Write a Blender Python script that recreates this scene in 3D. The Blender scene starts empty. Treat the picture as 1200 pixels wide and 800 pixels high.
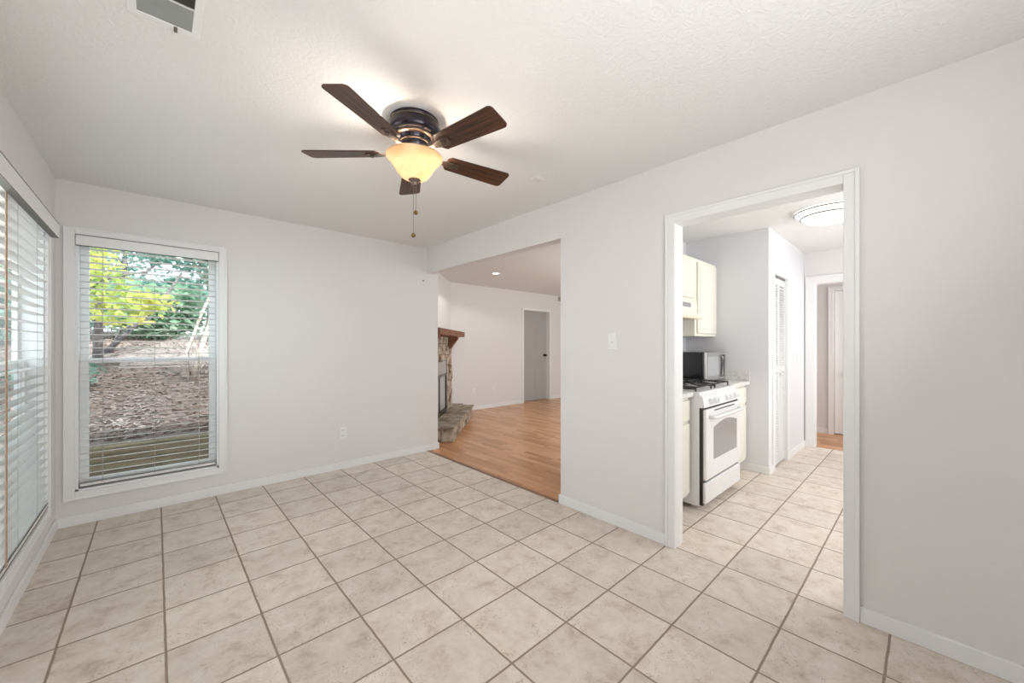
import bpy, bmesh, math, random
from mathutils import Vector, Matrix
random.seed(7)
PI = math.pi
C = bpy.context.scene.collection
SC = bpy.context.scene

# ------------------------------------------------------------------ camera
F_PX, YAW, CY, CAM_H = 452.16, 0.7457, 403.13, 1.2763
cam_d = bpy.data.cameras.new('camera'); cam = bpy.data.objects.new('camera', cam_d); C.objects.link(cam)
cam_d.sensor_width = 36; cam_d.lens = 36 * F_PX / 1200
cam_d.shift_y = (CY - 400) / 1200
cam_d.clip_start = 0.03; cam_d.clip_end = 200
cam.location = (0, 0, CAM_H); cam.rotation_euler = (PI / 2, 0, -YAW)
SC.camera = cam

# ------------------------------------------------------------------ view, world, sun, large lights
SC.view_settings.view_transform = 'Standard'; SC.view_settings.look = 'None'
SC.view_settings.gamma = 1; SC.view_settings.use_curve_mapping = False
SC.view_settings.exposure = 0.59
w = bpy.data.worlds.new('sky'); SC.world = w; w.use_nodes = True
bg = w.node_tree.nodes['Background']; bg.inputs[0].default_value = (0.80, 0.93, 1.0, 1); bg.inputs[1].default_value = 2.0

def light(name, kind, loc, energy, color=(1, 1, 1), rot=(0, 0, 0), size=None, size_y=None, radius=None):
    d = bpy.data.lights.new(name, kind); d.energy = energy; d.color = color
    if kind == 'AREA':
        d.shape = 'RECTANGLE'; d.size = size; d.size_y = size_y or size
    if radius is not None: d.shadow_soft_size = radius
    o = bpy.data.objects.new(name, d); o.location = loc; o.rotation_euler = rot; C.objects.link(o); return o
s = light('sun', 'SUN', (0, 0, 10), 3.6, (1.0, 0.95, 0.86)); s.data.angle = 0.02
s.rotation_euler = Vector((0.45, -0.75, 1.0)).to_track_quat('Z', 'Y').to_euler()
# unseen fill panels added before the solid rear wall and the living room partition
light('dining_fill', 'AREA', (0.45, -0.72, 1.35), 35, (0.97, 0.985, 1.0), (math.radians(122), 0, math.radians(17)), 1.7, 1.1)  # added fill behind the camera, no opening in that wall
light('window_daylight', 'AREA', (-0.80, 1.95, 1.25), 42, (0.95, 0.98, 1.0), (0, math.radians(-90), 0), 1.8, 1.5)
light('living_fill', 'AREA', (5.6, 2.06, 1.45), 38, (0.90, 0.97, 1.0), (math.radians(92), 0, 0), 3.6, 1.8)  # added fill against the kitchen partition, out of view
light('kitchen_fill', 'AREA', (4.2, -0.74, 1.5), 28, (0.98, 0.985, 1.0), (math.radians(90), 0, 0), 2.4, 1.4)  # extra fill added to brighten the kitchen, no window there
light('hall_fill', 'AREA', (6.6, -0.7, 1.5), 11, (1.0, 0.97, 0.95), (math.radians(90), 0, 0), 0.7, 1.4)  # added fill that lights the hall from out of view

# ------------------------------------------------------------------ materials
def mat(name, col, rough=0.6, metal=0.0, spec=None, emit=None, es=0, bump=None, var=None, coat=0):
    m = bpy.data.materials.new(name); m.use_nodes = True
    nt = m.node_tree; b = nt.nodes['Principled BSDF']
    b.inputs['Base Color'].default_value = (*col, 1); b.inputs['Roughness'].default_value = rough
    b.inputs['Metallic'].default_value = metal
    if spec is not None: b.inputs['Specular IOR Level'].default_value = spec
    if coat: b.inputs['Coat Weight'].default_value = coat
    if emit: b.inputs['Emission Color'].default_value = (*emit, 1); b.inputs['Emission Strength'].default_value = es
    tc = nt.nodes.new('ShaderNodeTexCoord')
    if var:
        sc_, amt = var
        n = nt.nodes.new('ShaderNodeTexNoise'); n.inputs['Scale'].default_value = sc_; n.inputs['Detail'].default_value = 4
        nt.links.new(tc.outputs['Object'], n.inputs['Vector'])
        r = nt.nodes.new('ShaderNodeMapRange'); r.inputs['To Min'].default_value = 1 - amt; r.inputs['To Max'].default_value = 1 + amt
        nt.links.new(n.outputs['Fac'], r.inputs['Value'])
        mx = nt.nodes.new('ShaderNodeVectorMath'); mx.operation = 'SCALE'; mx.inputs[0].default_value = col
        nt.links.new(r.outputs[0], mx.inputs['Scale']); nt.links.new(mx.outputs[0], b.inputs['Base Color'])
    if bump:
        sc_, st = bump
        n = nt.nodes.new('ShaderNodeTexNoise'); n.inputs['Scale'].default_value = sc_; n.inputs['Detail'].default_value = 3
        nt.links.new(tc.outputs['Object'], n.inputs['Vector'])
        bp = nt.nodes.new('ShaderNodeBump'); bp.inputs['Strength'].default_value = st; bp.inputs['Distance'].default_value = 0.004
        nt.links.new(n.outputs['Fac'], bp.inputs['Height']); nt.links.new(bp.outputs[0], b.inputs['Normal'])
    return m

def ramp(nt, fac, stops):
    r = nt.nodes.new('ShaderNodeValToRGB'); e = r.color_ramp.elements
    while len(e) < len(stops): e.new(0.5)
    for k, (p, c) in enumerate(stops): e[k].position = p; e[k].color = (*c, 1)
    nt.links.new(fac, r.inputs[0]); return r.outputs[0]

def math_n(nt, op, a, b=None, c=None):
    n = nt.nodes.new('ShaderNodeMath'); n.operation = op
    for k, v in enumerate((a, b, c)):
        if v is None: continue
        if isinstance(v, (int, float)): n.inputs[k].default_value = v
        else: nt.links.new(v, n.inputs[k])
    return n.outputs[0]

M = {}
M['wall'] = mat('wall_paint', (0.80, 0.775, 0.765), 0.75, spec=0.25, bump=(90, 0.12))
M['wall_kitchen'] = mat('kitchen_paint', (0.79, 0.79, 0.815), 0.7, spec=0.25, bump=(90, 0.1))
M['trim'] = mat('trim_paint', (0.87, 0.87, 0.865), 0.4)
M['louver'] = mat('louver_paint', (0.74, 0.74, 0.73), 0.45)
M['sash'] = mat('sash_vinyl', (0.87, 0.88, 0.885), 0.4)
M['door'] = mat('door_paint', (0.42, 0.405, 0.39), 0.5)
M['slat'] = mat('blind_slat', (0.88, 0.875, 0.86), 0.45)
_m = M['slat']; _nt = _m.node_tree; _o = [n for n in _nt.nodes if n.type == 'OUTPUT_MATERIAL'][0]; _t = _nt.nodes.new('ShaderNodeBsdfTranslucent'); _t.inputs[0].default_value = (0.85, 0.84, 0.82, 1)
_x = _nt.nodes.new('ShaderNodeMixShader'); _x.inputs[0].default_value = 0.06; _nt.links.new(_nt.nodes['Principled BSDF'].outputs[0], _x.inputs[1]); _nt.links.new(_t.outputs[0], _x.inputs[2]); _nt.links.new(_x.outputs[0], _o.inputs[0])
M['cord'] = mat('blind_cord', (0.42, 0.40, 0.38), 0.8)
M['tape'] = mat('ladder_tape', (0.52, 0.36, 0.24), 0.8)
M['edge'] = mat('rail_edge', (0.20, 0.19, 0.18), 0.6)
M['plastic'] = mat('white_plastic', (0.86, 0.86, 0.85), 0.35)
M['beige_plastic'] = mat('beige_plastic', (0.50, 0.47, 0.36), 0.5)
M['slot'] = mat('dark_slot', (0.05, 0.05, 0.05), 0.6)
M['cream'] = mat('cream_cabinet', (0.83, 0.81, 0.71), 0.4)
M['hood'] = mat('hood_enamel', (0.78, 0.70, 0.56), 0.35)
M['enamel'] = mat('white_enamel', (0.82, 0.82, 0.82), 0.22)
M['black'] = mat('black_gloss', (0.012, 0.013, 0.016), 0.15)
M['grate'] = mat('cast_iron', (0.035, 0.035, 0.035), 0.5, metal=0.4)
M['steel'] = mat('brushed_steel', (0.52, 0.52, 0.51), 0.32, metal=0.85)
M['ovenglass'] = mat('oven_glass', (0.34, 0.34, 0.34), 0.12)
M['mwglass'] = mat('microwave_glass', (0.40, 0.41, 0.42), 0.08)
M['duct'] = mat('galvanised', (0.42, 0.44, 0.43), 0.4, metal=0.6, var=(20, .12))
M['ductdark'] = mat('vent_fin', (0.13, 0.13, 0.10), 0.6)
M['brass'] = mat('antique_brass', (0.20, 0.13, 0.045), 0.3, metal=0.9)
M['chain'] = mat('chain_metal', (0.28, 0.24, 0.21), 0.35, metal=0.8)
M['nickel'] = mat('nickel', (0.30, 0.29, 0.28), 0.3, metal=0.9)
M['fanbody'] = mat('dark_bronze', (0.040, 0.036, 0.045), 0.25, metal=0.75, var=(14, .3))
M['fanband'] = mat('worn_bronze', (0.16, 0.115, 0.09), 0.3, metal=0.8)
M['knob'] = mat('black_knob', (0.02, 0.017, 0.015), 0.3, metal=0.6)

# ceiling: hand-troweled texture
def ceil_mat():
    m = bpy.data.materials.new('textured_ceiling'); m.use_nodes = True; nt = m.node_tree; b = nt.nodes['Principled BSDF']
    b.inputs['Base Color'].default_value = (0.84, 0.83, 0.815, 1); b.inputs['Roughness'].default_value = 0.85
    b.inputs['Specular IOR Level'].default_value = 0.2
    tc = nt.nodes.new('ShaderNodeTexCoord')
    n1 = nt.nodes.new('ShaderNodeTexNoise'); n1.inputs['Scale'].default_value = 17; n1.inputs['Detail'].default_value = 3; n1.inputs['Distortion'].default_value = 3.2
    nt.links.new(tc.outputs['Object'], n1.inputs['Vector'])
    r = ramp(nt, n1.outputs['Fac'], [(0.42, (0, 0, 0)), (0.60, (1, 1, 1))])
    bp = nt.nodes.new('ShaderNodeBump'); bp.inputs['Strength'].default_value = 0.24; bp.inputs['Distance'].default_value = 0.006
    nt.links.new(r, bp.inputs['Height']); nt.links.new(bp.outputs[0], b.inputs['Normal'])
    return m
M['ceiling'] = ceil_mat()

# floor tiles
def tile_mat():
    m = bpy.data.materials.new('beige_ceramic_tile'); m.use_nodes = True; nt = m.node_tree; b = nt.nodes['Principled BSDF']; L = nt.links
    tc = nt.nodes.new('ShaderNodeTexCoord'); sp = nt.nodes.new('ShaderNodeSeparateXYZ'); L.new(tc.outputs['Object'], sp.inputs[0])
    S = 0.3386
    # slightly wavering joints
    wob = nt.nodes.new('ShaderNodeTexNoise'); wob.inputs['Scale'].default_value = 9; L.new(tc.outputs['Object'], wob.inputs['Vector'])
    wv = math_n(nt, 'MULTIPLY', math_n(nt, 'SUBTRACT', wob.outputs['Fac'], 0.5), 0.016)
    u = math_n(nt, 'ADD', math_n(nt, 'DIVIDE', math_n(nt, 'SUBTRACT', sp.outputs[0], 1.3856 - 20 * S), S), wv)
    v = math_n(nt, 'ADD', math_n(nt, 'DIVIDE', math_n(nt, 'SUBTRACT', sp.outputs[1], 1.4724 - 20 * S), S), wv)
    fu = math_n(nt, 'FRACT', u); fv = math_n(nt, 'FRACT', v)
    du = math_n(nt, 'MINIMUM', fu, math_n(nt, 'SUBTRACT', 1, fu)); dv = math_n(nt, 'MINIMUM', fv, math_n(nt, 'SUBTRACT', 1, fv))
    d = math_n(nt, 'MINIMUM', du, dv)
    g = nt.nodes.new('ShaderNodeMapRange'); g.interpolation_type = 'SMOOTHSTEP'
    g.inputs['From Min'].default_value = 0.0075; g.inputs['From Max'].default_value = 0.018; L.new(d, g.inputs['Value'])
    cell = nt.nodes.new('ShaderNodeCombineXYZ'); L.new(math_n(nt, 'FLOOR', u), cell.inputs[0]); L.new(math_n(nt, 'FLOOR', v), cell.inputs[1])
    wn = nt.nodes.new('ShaderNodeTexWhiteNoise'); L.new(cell.outputs[0], wn.inputs['Vector'])
    # per-tile shifted mottling
    off = nt.nodes.new('ShaderNodeVectorMath'); off.operation = 'MULTIPLY_ADD'; off.inputs[1].default_value = (7, 7, 7)
    L.new(wn.outputs['Color'], off.inputs[0]); L.new(tc.outputs['Object'], off.inputs[2])
    n1 = nt.nodes.new('ShaderNodeTexNoise'); n1.inputs['Scale'].default_value = 9; n1.inputs['Detail'].default_value = 8; n1.inputs['Roughness'].default_value = 0.68; n1.inputs['Distortion'].default_value = .3
    L.new(off.outputs[0], n1.inputs['Vector'])
    col = ramp(nt, n1.outputs['Fac'], [(0.30, (0.57, 0.46, 0.37)), (0.45, (0.745, 0.65, 0.555)), (0.60, (0.82, 0.74, 0.65)), (0.78, (0.86, 0.80, 0.72))])
    # embossed scratches that sit mostly near the tile edges
    n2 = nt.nodes.new('ShaderNodeTexNoise'); n2.inputs['Scale'].default_value = 17; n2.inputs['Detail'].default_value = 2; n2.inputs['Distortion'].default_value = 3.0
    L.new(off.outputs[0], n2.inputs['Vector'])
    line = nt.nodes.new('ShaderNodeMapRange'); line.inputs['From Min'].default_value = 0.0; line.inputs['From Max'].default_value = 0.022
    L.new(math_n(nt, 'ABSOLUTE', math_n(nt, 'SUBTRACT', n2.outputs['Fac'], 0.60)), line.inputs['Value'])
    n3 = nt.nodes.new('ShaderNodeTexNoise'); n3.inputs['Scale'].default_value = 6; L.new(off.outputs[0], n3.inputs['Vector'])
    zone = nt.nodes.new('ShaderNodeMapRange'); zone.inputs['From Min'].default_value = 0.47; zone.inputs['From Max'].default_value = 0.53; L.new(n3.outputs['Fac'], zone.inputs['Value'])
    scr = math_n(nt, 'MULTIPLY', math_n(nt, 'SUBTRACT', 1, line.outputs[0]), zone.outputs[0])
    mx = nt.nodes.new('ShaderNodeMix'); mx.data_type = 'RGBA'; L.new(math_n(nt, 'MULTIPLY', scr, 0.75), mx.inputs[0]); L.new(col, mx.inputs[6]); mx.inputs[7].default_value = (0.36, 0.26, 0.20, 1)
    # tile to tile tone
    tn = nt.nodes.new('ShaderNodeMapRange'); tn.inputs['To Min'].default_value = 0.90; tn.inputs['To Max'].default_value = 1.04; L.new(wn.outputs['Value'], tn.inputs['Value'])
    sc_ = nt.nodes.new('ShaderNodeVectorMath'); sc_.operation = 'SCALE'; L.new(mx.outputs[2], sc_.inputs[0]); L.new(tn.outputs[0], sc_.inputs['Scale'])
    fin = nt.nodes.new('ShaderNodeMix'); fin.data_type = 'RGBA'; L.new(g.outputs[0], fin.inputs[0]); fin.inputs[6].default_value = (0.33, 0.25, 0.185, 1); L.new(sc_.outputs[0], fin.inputs[7])
    L.new(fin.outputs[2], b.inputs['Base Color'])
    rr = nt.nodes.new('ShaderNodeMapRange'); rr.inputs['To Min'].default_value = 0.85; rr.inputs['To Max'].default_value = 0.40; L.new(g.outputs[0], rr.inputs['Value']); L.new(rr.outputs[0], b.inputs['Roughness'])
    hh = math_n(nt, 'SUBTRACT', math_n(nt, 'ADD', g.outputs[0], math_n(nt, 'MULTIPLY', n1.outputs['Fac'], 0.25)), math_n(nt, 'MULTIPLY', scr, 0.25))
    bp = nt.nodes.new('ShaderNodeBump'); bp.inputs['Strength'].default_value = 0.5; bp.inputs['Distance'].default_value = 0.003
    L.new(hh, bp.inputs['Height']); L.new(bp.outputs[0], b.inputs['Normal'])
    return m
M['tile'] = tile_mat()

# strip laminate: boards run along Y
def laminate_mat():
    m = bpy.data.materials.new('oak_laminate'); m.use_nodes = True; nt = m.node_tree; b = nt.nodes['Principled BSDF']; L = nt.links
    tc = nt.nodes.new('ShaderNodeTexCoord'); sp = nt.nodes.new('ShaderNodeSeparateXYZ'); L.new(tc.outputs['Object'], sp.inputs[0])
    W = 0.066
    u = math_n(nt, 'DIVIDE', math_n(nt, 'ADD', sp.outputs[0], 5), W)
    row = math_n(nt, 'FLOOR', u)
    wr = nt.nodes.new('ShaderNodeTexWhiteNoise'); wr.noise_dimensions = '1D'; L.new(row, wr.inputs['W'])
    v = math_n(nt, 'ADD', math_n(nt, 'DIVIDE', sp.outputs[1], 0.42), math_n(nt, 'MULTIPLY', wr.outputs['Value'], 9))
    cell = nt.nodes.new('ShaderNodeCombineXYZ'); L.new(row, cell.inputs[0]); L.new(math_n(nt, 'FLOOR', v), cell.inputs[1])
    wn = nt.nodes.new('ShaderNodeTexWhiteNoise'); L.new(cell.outputs[0], wn.inputs['Vector'])
    mp = nt.nodes.new('ShaderNodeMapping'); mp.inputs['Scale'].default_value = (28, 1.6, 1); 
    off = nt.nodes.new('ShaderNodeVectorMath'); off.operation = 'MULTIPLY_ADD'; off.inputs[1].default_value = (3, 3, 3)
    L.new(wn.outputs['Color'], off.inputs[0]); L.new(tc.outputs['Object'], off.inputs[2]); L.new(off.outputs[0], mp.inputs['Vector'])
    n1 = nt.nodes.new('ShaderNodeTexNoise'); n1.inputs['Scale'].default_value = 2.2; n1.inputs['Detail'].default_value = 6; L.new(mp.outputs[0], n1.inputs['Vector'])
    f = math_n(nt, 'ADD', math_n(nt, 'MULTIPLY', n1.outputs['Fac'], 0.5), math_n(nt, 'MULTIPLY', wn.outputs['Value'], 0.5))
    col = ramp(nt, f, [(0.15, (0.40, 0.18, 0.072)), (0.5, (0.60, 0.30, 0.138)), (0.85, (0.74, 0.41, 0.21))])
    fu = math_n(nt, 'FRACT', math_n(nt, 'DIVIDE', u, 3)); du = math_n(nt, 'MINIMUM', fu, math_n(nt, 'SUBTRACT', 1, fu))
    g = nt.nodes.new('ShaderNodeMapRange'); g.inputs['From Min'].default_value = 0.0; g.inputs['From Max'].default_value = 0.012; g.inputs['To Min'].default_value = 0.55; L.new(du, g.inputs['Value'])
    sc_ = nt.nodes.new('ShaderNodeVectorMath'); sc_.operation = 'SCALE'; L.new(col, sc_.inputs[0]); L.new(g.outputs[0], sc_.inputs['Scale'])
    L.new(sc_.outputs[0], b.inputs['Base Color']); b.inputs['Roughness'].default_value = 0.27
    return m
M['laminate'] = laminate_mat()

def wood_mat(name, dark, light_, axis='x', scale=1.0, rough=0.4):
    m = bpy.data.materials.new(name); m.use_nodes = True; nt = m.node_tree; b = nt.nodes['Principled BSDF']
    tc = nt.nodes.new('ShaderNodeTexCoord'); mp = nt.nodes.new('ShaderNodeMapping')
    mp.inputs['Scale'].default_value = {'x': (1.2, 26, 26), 'y': (26, 1.2, 26), 'z': (26, 26, 1.2)}[axis]
    nt.links.new(tc.outputs['Object'], mp.inputs['Vector'])
    n = nt.nodes.new('ShaderNodeTexNoise'); n.inputs['Scale'].default_value = 2.4 * scale; n.inputs['Detail'].default_value = 6; n.inputs['Distortion'].default_value = 0.8
    nt.links.new(mp.outputs[0], n.inputs['Vector'])
    nt.links.new(ramp(nt, n.outputs['Fac'], [(0.33, dark), (0.66, light_)]), b.inputs['Base Color'])
    b.inputs['Roughness'].default_value = rough
    return m
M['blade'] = wood_mat('walnut_blade', (0.020, 0.008, 0.005), (0.110, 0.042, 0.019), 'x', 1.0, 0.38)
M['mantel'] = wood_mat('rustic_beam', (0.13, 0.050, 0.024), (0.34, 0.155, 0.085), 'x', .7, 0.65)
M['timber'] = wood_mat('landscape_timber', (0.17, 0.125, 0.075), (0.40, 0.31, 0.19), 'x', .6, 0.85)
M['threshold'] = wood_mat('oak_strip', (0.20, 0.09, 0.045), (0.36, 0.18, 0.09), 'y', .8, 0.4)

def noise_ramp_mat(name, scale, stops, rough=0.85, bump=0.5, dist=0.02, detail=6, distortion=0.3):
    m = bpy.data.materials.new(name); m.use_nodes = True; nt = m.node_tree; b = nt.nodes['Principled BSDF']
    tc = nt.nodes.new('ShaderNodeTexCoord'); n = nt.nodes.new('ShaderNodeTexNoise')
    n.inputs['Scale'].default_value = scale; n.inputs['Detail'].default_value = detail; n.inputs['Distortion'].default_value = distortion
    nt.links.new(tc.outputs['Object'], n.inputs['Vector'])
    nt.links.new(ramp(nt, n.outputs['Fac'], stops), b.inputs['Base Color']); b.inputs['Roughness'].default_value = rough
    bp = nt.nodes.new('ShaderNodeBump'); bp.inputs['Strength'].default_value = bump; bp.inputs['Distance'].default_value = dist
    nt.links.new(n.outputs['Fac'], bp.inputs['Height']); nt.links.new(bp.outputs[0], b.inputs['Normal'])
    return m
M['stone'] = noise_ramp_mat('stacked_stone', 9, [(0.30, (0.10, 0.075, 0.055)), (0.45, (0.34, 0.25, 0.18)), (0.56, (0.52, 0.43, 0.33)), (0.7, (0.62, 0.55, 0.46))], bump=0.8, dist=0.02)
M['flagstone'] = noise_ramp_mat('hearth_flagstone', 7, [(0.32, (0.15, 0.115, 0.08)), (0.48, (0.33, 0.27, 0.20)), (0.6, (0.42, 0.35, 0.27)), (0.75, (0.50, 0.43, 0.34))], bump=0.5, dist=0.01)
M['mortar'] = mat('mortar', (0.30, 0.27, 0.24), 0.9)
M['counter'] = noise_ramp_mat('speckled_laminate', 40, [(0.35, (0.66, 0.64, 0.61)), (0.6, (0.80, 0.79, 0.76))], rough=0.35, bump=0.0)
M['leaves_ground'] = noise_ramp_mat('leaf_litter', 16, [(0.28, (0.14, 0.095, 0.08)), (0.42, (0.27, 0.20, 0.18)), (0.55, (0.38, 0.29, 0.28)), (0.74, (0.50, 0.41, 0.41))], bump=1.0, dist=0.05, detail=10)
M['bark'] = noise_ramp_mat('dark_bark', 14, [(0.35, (0.085, 0.075, 0.085)), (0.65, (0.26, 0.23, 0.24))], bump=0.8)
M['palebark'] = noise_ramp_mat('pale_bark', 10, [(0.3, (0.42, 0.33, 0.27)), (0.65, (0.80, 0.70, 0.62))], bump=0.4)

def leaf_mat(name, stops):
    m = bpy.data.materials.new(name); m.use_nodes = True; nt = m.node_tree; nt.nodes.clear()
    out = nt.nodes.new('ShaderNodeOutputMaterial'); d = nt.nodes.new('ShaderNodeBsdfDiffuse'); t = nt.nodes.new('ShaderNodeBsdfTranslucent'); mx = nt.nodes.new('ShaderNodeMixShader')
    tc = nt.nodes.new('ShaderNodeTexCoord'); n = nt.nodes.new('ShaderNodeTexNoise'); n.inputs['Scale'].default_value = 3.0; n.inputs['Detail'].default_value = 5
    nt.links.new(tc.outputs['Object'], n.inputs['Vector']); c = ramp(nt, n.outputs['Fac'], stops)
    nt.links.new(c, d.inputs[0]); nt.links.new(c, t.inputs[0]); mx.inputs[0].default_value = 0.5
    nt.links.new(d.outputs[0], mx.inputs[1]); nt.links.new(t.outputs[0], mx.inputs[2]); nt.links.new(mx.outputs[0], out.inputs[0])
    return m
M['leaf_yellow'] = leaf_mat('yellow_leaves', [(0.32, (0.38, 0.58, 0.30)), (0.48, (0.62, 0.68, 0.22)), (0.66, (0.80, 0.70, 0.28))])
M['leaf_green'] = leaf_mat('green_leaves', [(0.35, (0.22, 0.38, 0.25)), (0.5, (0.40, 0.58, 0.42)), (0.65, (0.62, 0.76, 0.60))])
M['leaf_teal'] = leaf_mat('blue_green_leaves', [(0.35, (0.16, 0.30, 0.26)), (0.5, (0.32, 0.50, 0.45)), (0.68, (0.56, 0.74, 0.68))])

def glass_mat():
    m = bpy.data.materials.new('window_glass'); m.use_nodes = True; nt = m.node_tree; nt.nodes.clear()
    out = nt.nodes.new('ShaderNodeOutputMaterial'); t = nt.nodes.new('ShaderNodeBsdfTransparent'); g = nt.nodes.new('ShaderNodeBsdfGlossy'); mx = nt.nodes.new('ShaderNodeMixShader')
    g.inputs['Roughness'].default_value = 0.0; t.inputs[0].default_value = (0.96, 0.98, 0.97, 1)
    fr = nt.nodes.new('ShaderNodeFresnel'); fr.inputs[0].default_value = 1.45
    ge = nt.nodes.new('ShaderNodeNewGeometry')      # reflect at the outer faces only, so a thin pane does not trap light
    nt.links.new(math_n(nt, 'MULTIPLY', fr.outputs[0], math_n(nt, 'SUBTRACT', 1, ge.outputs['Backfacing'])), mx.inputs[0]); nt.links.new(t.outputs[0], mx.inputs[1]); nt.links.new(g.outputs[0], mx.inputs[2]); nt.links.new(mx.outputs[0], out.inputs[0])
    return m
M['glass'] = glass_mat()
def screen_mat():
    m = bpy.data.materials.new('insect_screen'); m.use_nodes = True; nt = m.node_tree; nt.nodes.clear()
    out = nt.nodes.new('ShaderNodeOutputMaterial'); t = nt.nodes.new('ShaderNodeBsdfTransparent'); g = nt.nodes.new('ShaderNodeBsdfDiffuse'); mx = nt.nodes.new('ShaderNodeMixShader')
    g.inputs[0].default_value = (0.08, 0.07, 0.06, 1); mx.inputs[0].default_value = 0.36
    nt.links.new(t.outputs[0], mx.inputs[1]); nt.links.new(g.outputs[0], mx.inputs[2]); nt.links.new(mx.outputs[0], out.inputs[0])
    return m
M['screen'] = screen_mat()
def bowl_mat():
    m = bpy.data.materials.new('amber_glass'); m.use_nodes = True; nt = m.node_tree; nt.nodes.clear()
    out = nt.nodes.new('ShaderNodeOutputMaterial'); t = nt.nodes.new('ShaderNodeBsdfTranslucent'); d = nt.nodes.new('ShaderNodeBsdfPrincipled'); mx = nt.nodes.new('ShaderNodeMixShader')
    tc = nt.nodes.new('ShaderNodeTexCoord'); n = nt.nodes.new('ShaderNodeTexNoise'); n.inputs['Scale'].default_value = 11; nt.links.new(tc.outputs['Object'], n.inputs['Vector'])
    c = ramp(nt, n.outputs['Fac'], [(0.35, (0.42, 0.32, 0.22)), (0.65, (0.50, 0.43, 0.33))])
    nt.links.new(c, t.inputs[0]); nt.links.new(c, d.inputs['Base Color']); d.inputs['Roughness'].default_value = 0.25
    d.inputs['Emission Color'].default_value = (1.0, 0.74, 0.42, 1); d.inputs['Emission Strength'].default_value = 0.10
    mx.inputs[0].default_value = 0.5
    nt.links.new(t.outputs[0], mx.inputs[1]); nt.links.new(d.outputs[0], mx.inputs[2]); nt.links.new(mx.outputs[0], out.inputs[0])
    return m
M['bowl'] = bowl_mat()
M['bulb'] = mat('lit_bulb', (1, 1, 1), 0.5, emit=(1.0, 0.86, 0.66), es=14)
M['dome'] = mat('lit_white_glass', (0.95, 0.95, 0.95), 0.3, emit=(1.0, 0.985, 0.96), es=2.1)
M['downlight'] = mat('lit_lens', (1, 1, 1), 0.4, emit=(1.0, 0.97, 0.92), es=5)

# ------------------------------------------------------------------ mesh helpers
class MB:
    def __init__(s): s.bm = bmesh.new()
    def box(s, x0, x1, y0, y1, z0, z1, bev=0.0, mi=0):
        r = bmesh.ops.create_cube(s.bm, size=1)
        bmesh.ops.transform(s.bm, matrix=Matrix.Translation(((x0 + x1) / 2, (y0 + y1) / 2, (z0 + z1) / 2)) @ Matrix.Diagonal((abs(x1 - x0), abs(y1 - y0), abs(z1 - z0), 1)), verts=r['verts'])
        fs = {f for v in r['verts'] for f in v.link_faces}
        for f in fs: f.material_index = mi
        if bev:
            es = list({e for v in r['verts'] for e in v.link_edges})
            rb = bmesh.ops.bevel(s.bm, geom=es, offset=bev, segments=2, profile=0.5, affect='EDGES')
            for f in rb['faces']: f.material_index = mi
        return s
    def xf(s, mtx, before=()):
        bmesh.ops.transform(s.bm, matrix=mtx, verts=[v for v in s.bm.verts if v not in before]); return s
    def n(s): return set(s.bm.verts)
    def lathe(s, prof, c=(0, 0, 0), seg=48, smooth=True, mi=0):
        rings = []
        for (r, z) in prof:
            if r < 1e-6: rings.append([s.bm.verts.new((c[0], c[1], c[2] + z))])
            else: rings.append([s.bm.verts.new((c[0] + r * math.cos(2 * PI * k / seg), c[1] + r * math.sin(2 * PI * k / seg), c[2] + z)) for k in range(seg)])
        for a, b in zip(rings, rings[1:]):
            for k in range(seg):
                k2 = (k + 1) % seg
                if len(a) == 1 and len(b) == 1: continue
                if len(a) == 1: f = s.bm.faces.new((a[0], b[k2], b[k]))
                elif len(b) == 1: f = s.bm.faces.new((a[k], a[k2], b[0]))
                else: f = s.bm.faces.new((a[k], a[k2], b[k2], b[k]))
                f.smooth = smooth; f.material_index = mi
        return s
    def tube(s, pts, r, seg=8, mi=0, taper=None):
        pts = [Vector(p) for p in pts]; rings = []
        for i, p in enumerate(pts):
            t = (pts[min(i + 1, len(pts) - 1)] - pts[max(i - 1, 0)]).normalized()
            a = t.cross(Vector((0, 0, 1)));
            if a.length < 0.05: a = t.cross(Vector((1, 0, 0)))
            a.normalize(); b = t.cross(a)
            rr = r if taper is None else r + (taper - r) * i / (len(pts) - 1)
            rings.append([s.bm.verts.new(p + rr * (math.cos(2 * PI * k / seg) * a + math.sin(2 * PI * k / seg) * b)) for k in range(seg)])
        for a, b in zip(rings, rings[1:]):
            for k in range(seg):
                f = s.bm.faces.new((a[k], a[(k + 1) % seg], b[(k + 1) % seg], b[k])); f.smooth = True; f.material_index = mi
        s.bm.faces.new(rings[0]); s.bm.faces.new(rings[-1])
        return s
    def prism(s, poly, d0, d1, plane='xy', mi=0):
        def P(a, b, d): return {'xy': (a, b, d), 'xz': (a, d, b), 'yz': (d, a, b)}[plane]
        A = [s.bm.verts.new(P(a, b, d0)) for a, b in poly]; B = [s.bm.verts.new(P(a, b, d1)) for a, b in poly]
        fs = [s.bm.faces.new(A), s.bm.faces.new(B)]
        for k in range(len(poly)): fs.append(s.bm.faces.new((A[k], A[(k + 1) % len(poly)], B[(k + 1) % len(poly)], B[k])))
        for f in fs: f.material_index = mi
        return s
    def build(s, name, mats, parent=None):
        bmesh.ops.recalc_face_normals(s.bm, faces=s.bm.faces[:])
        me = bpy.data.meshes.new(name); s.bm.to_mesh(me); s.bm.free()
        for m_ in (mats if isinstance(mats, (list, tuple)) else [mats]): me.materials.append(M[m_])
        o = bpy.data.objects.new(name, me); C.objects.link(o)
        if parent is not None: o.parent = parent; o.matrix_parent_inverse = Matrix.Translation(parent.location).inverted() if parent.type == 'EMPTY' and parent.parent is None and not any(parent.rotation_euler) else Matrix.Identity(4)
        return o

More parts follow.
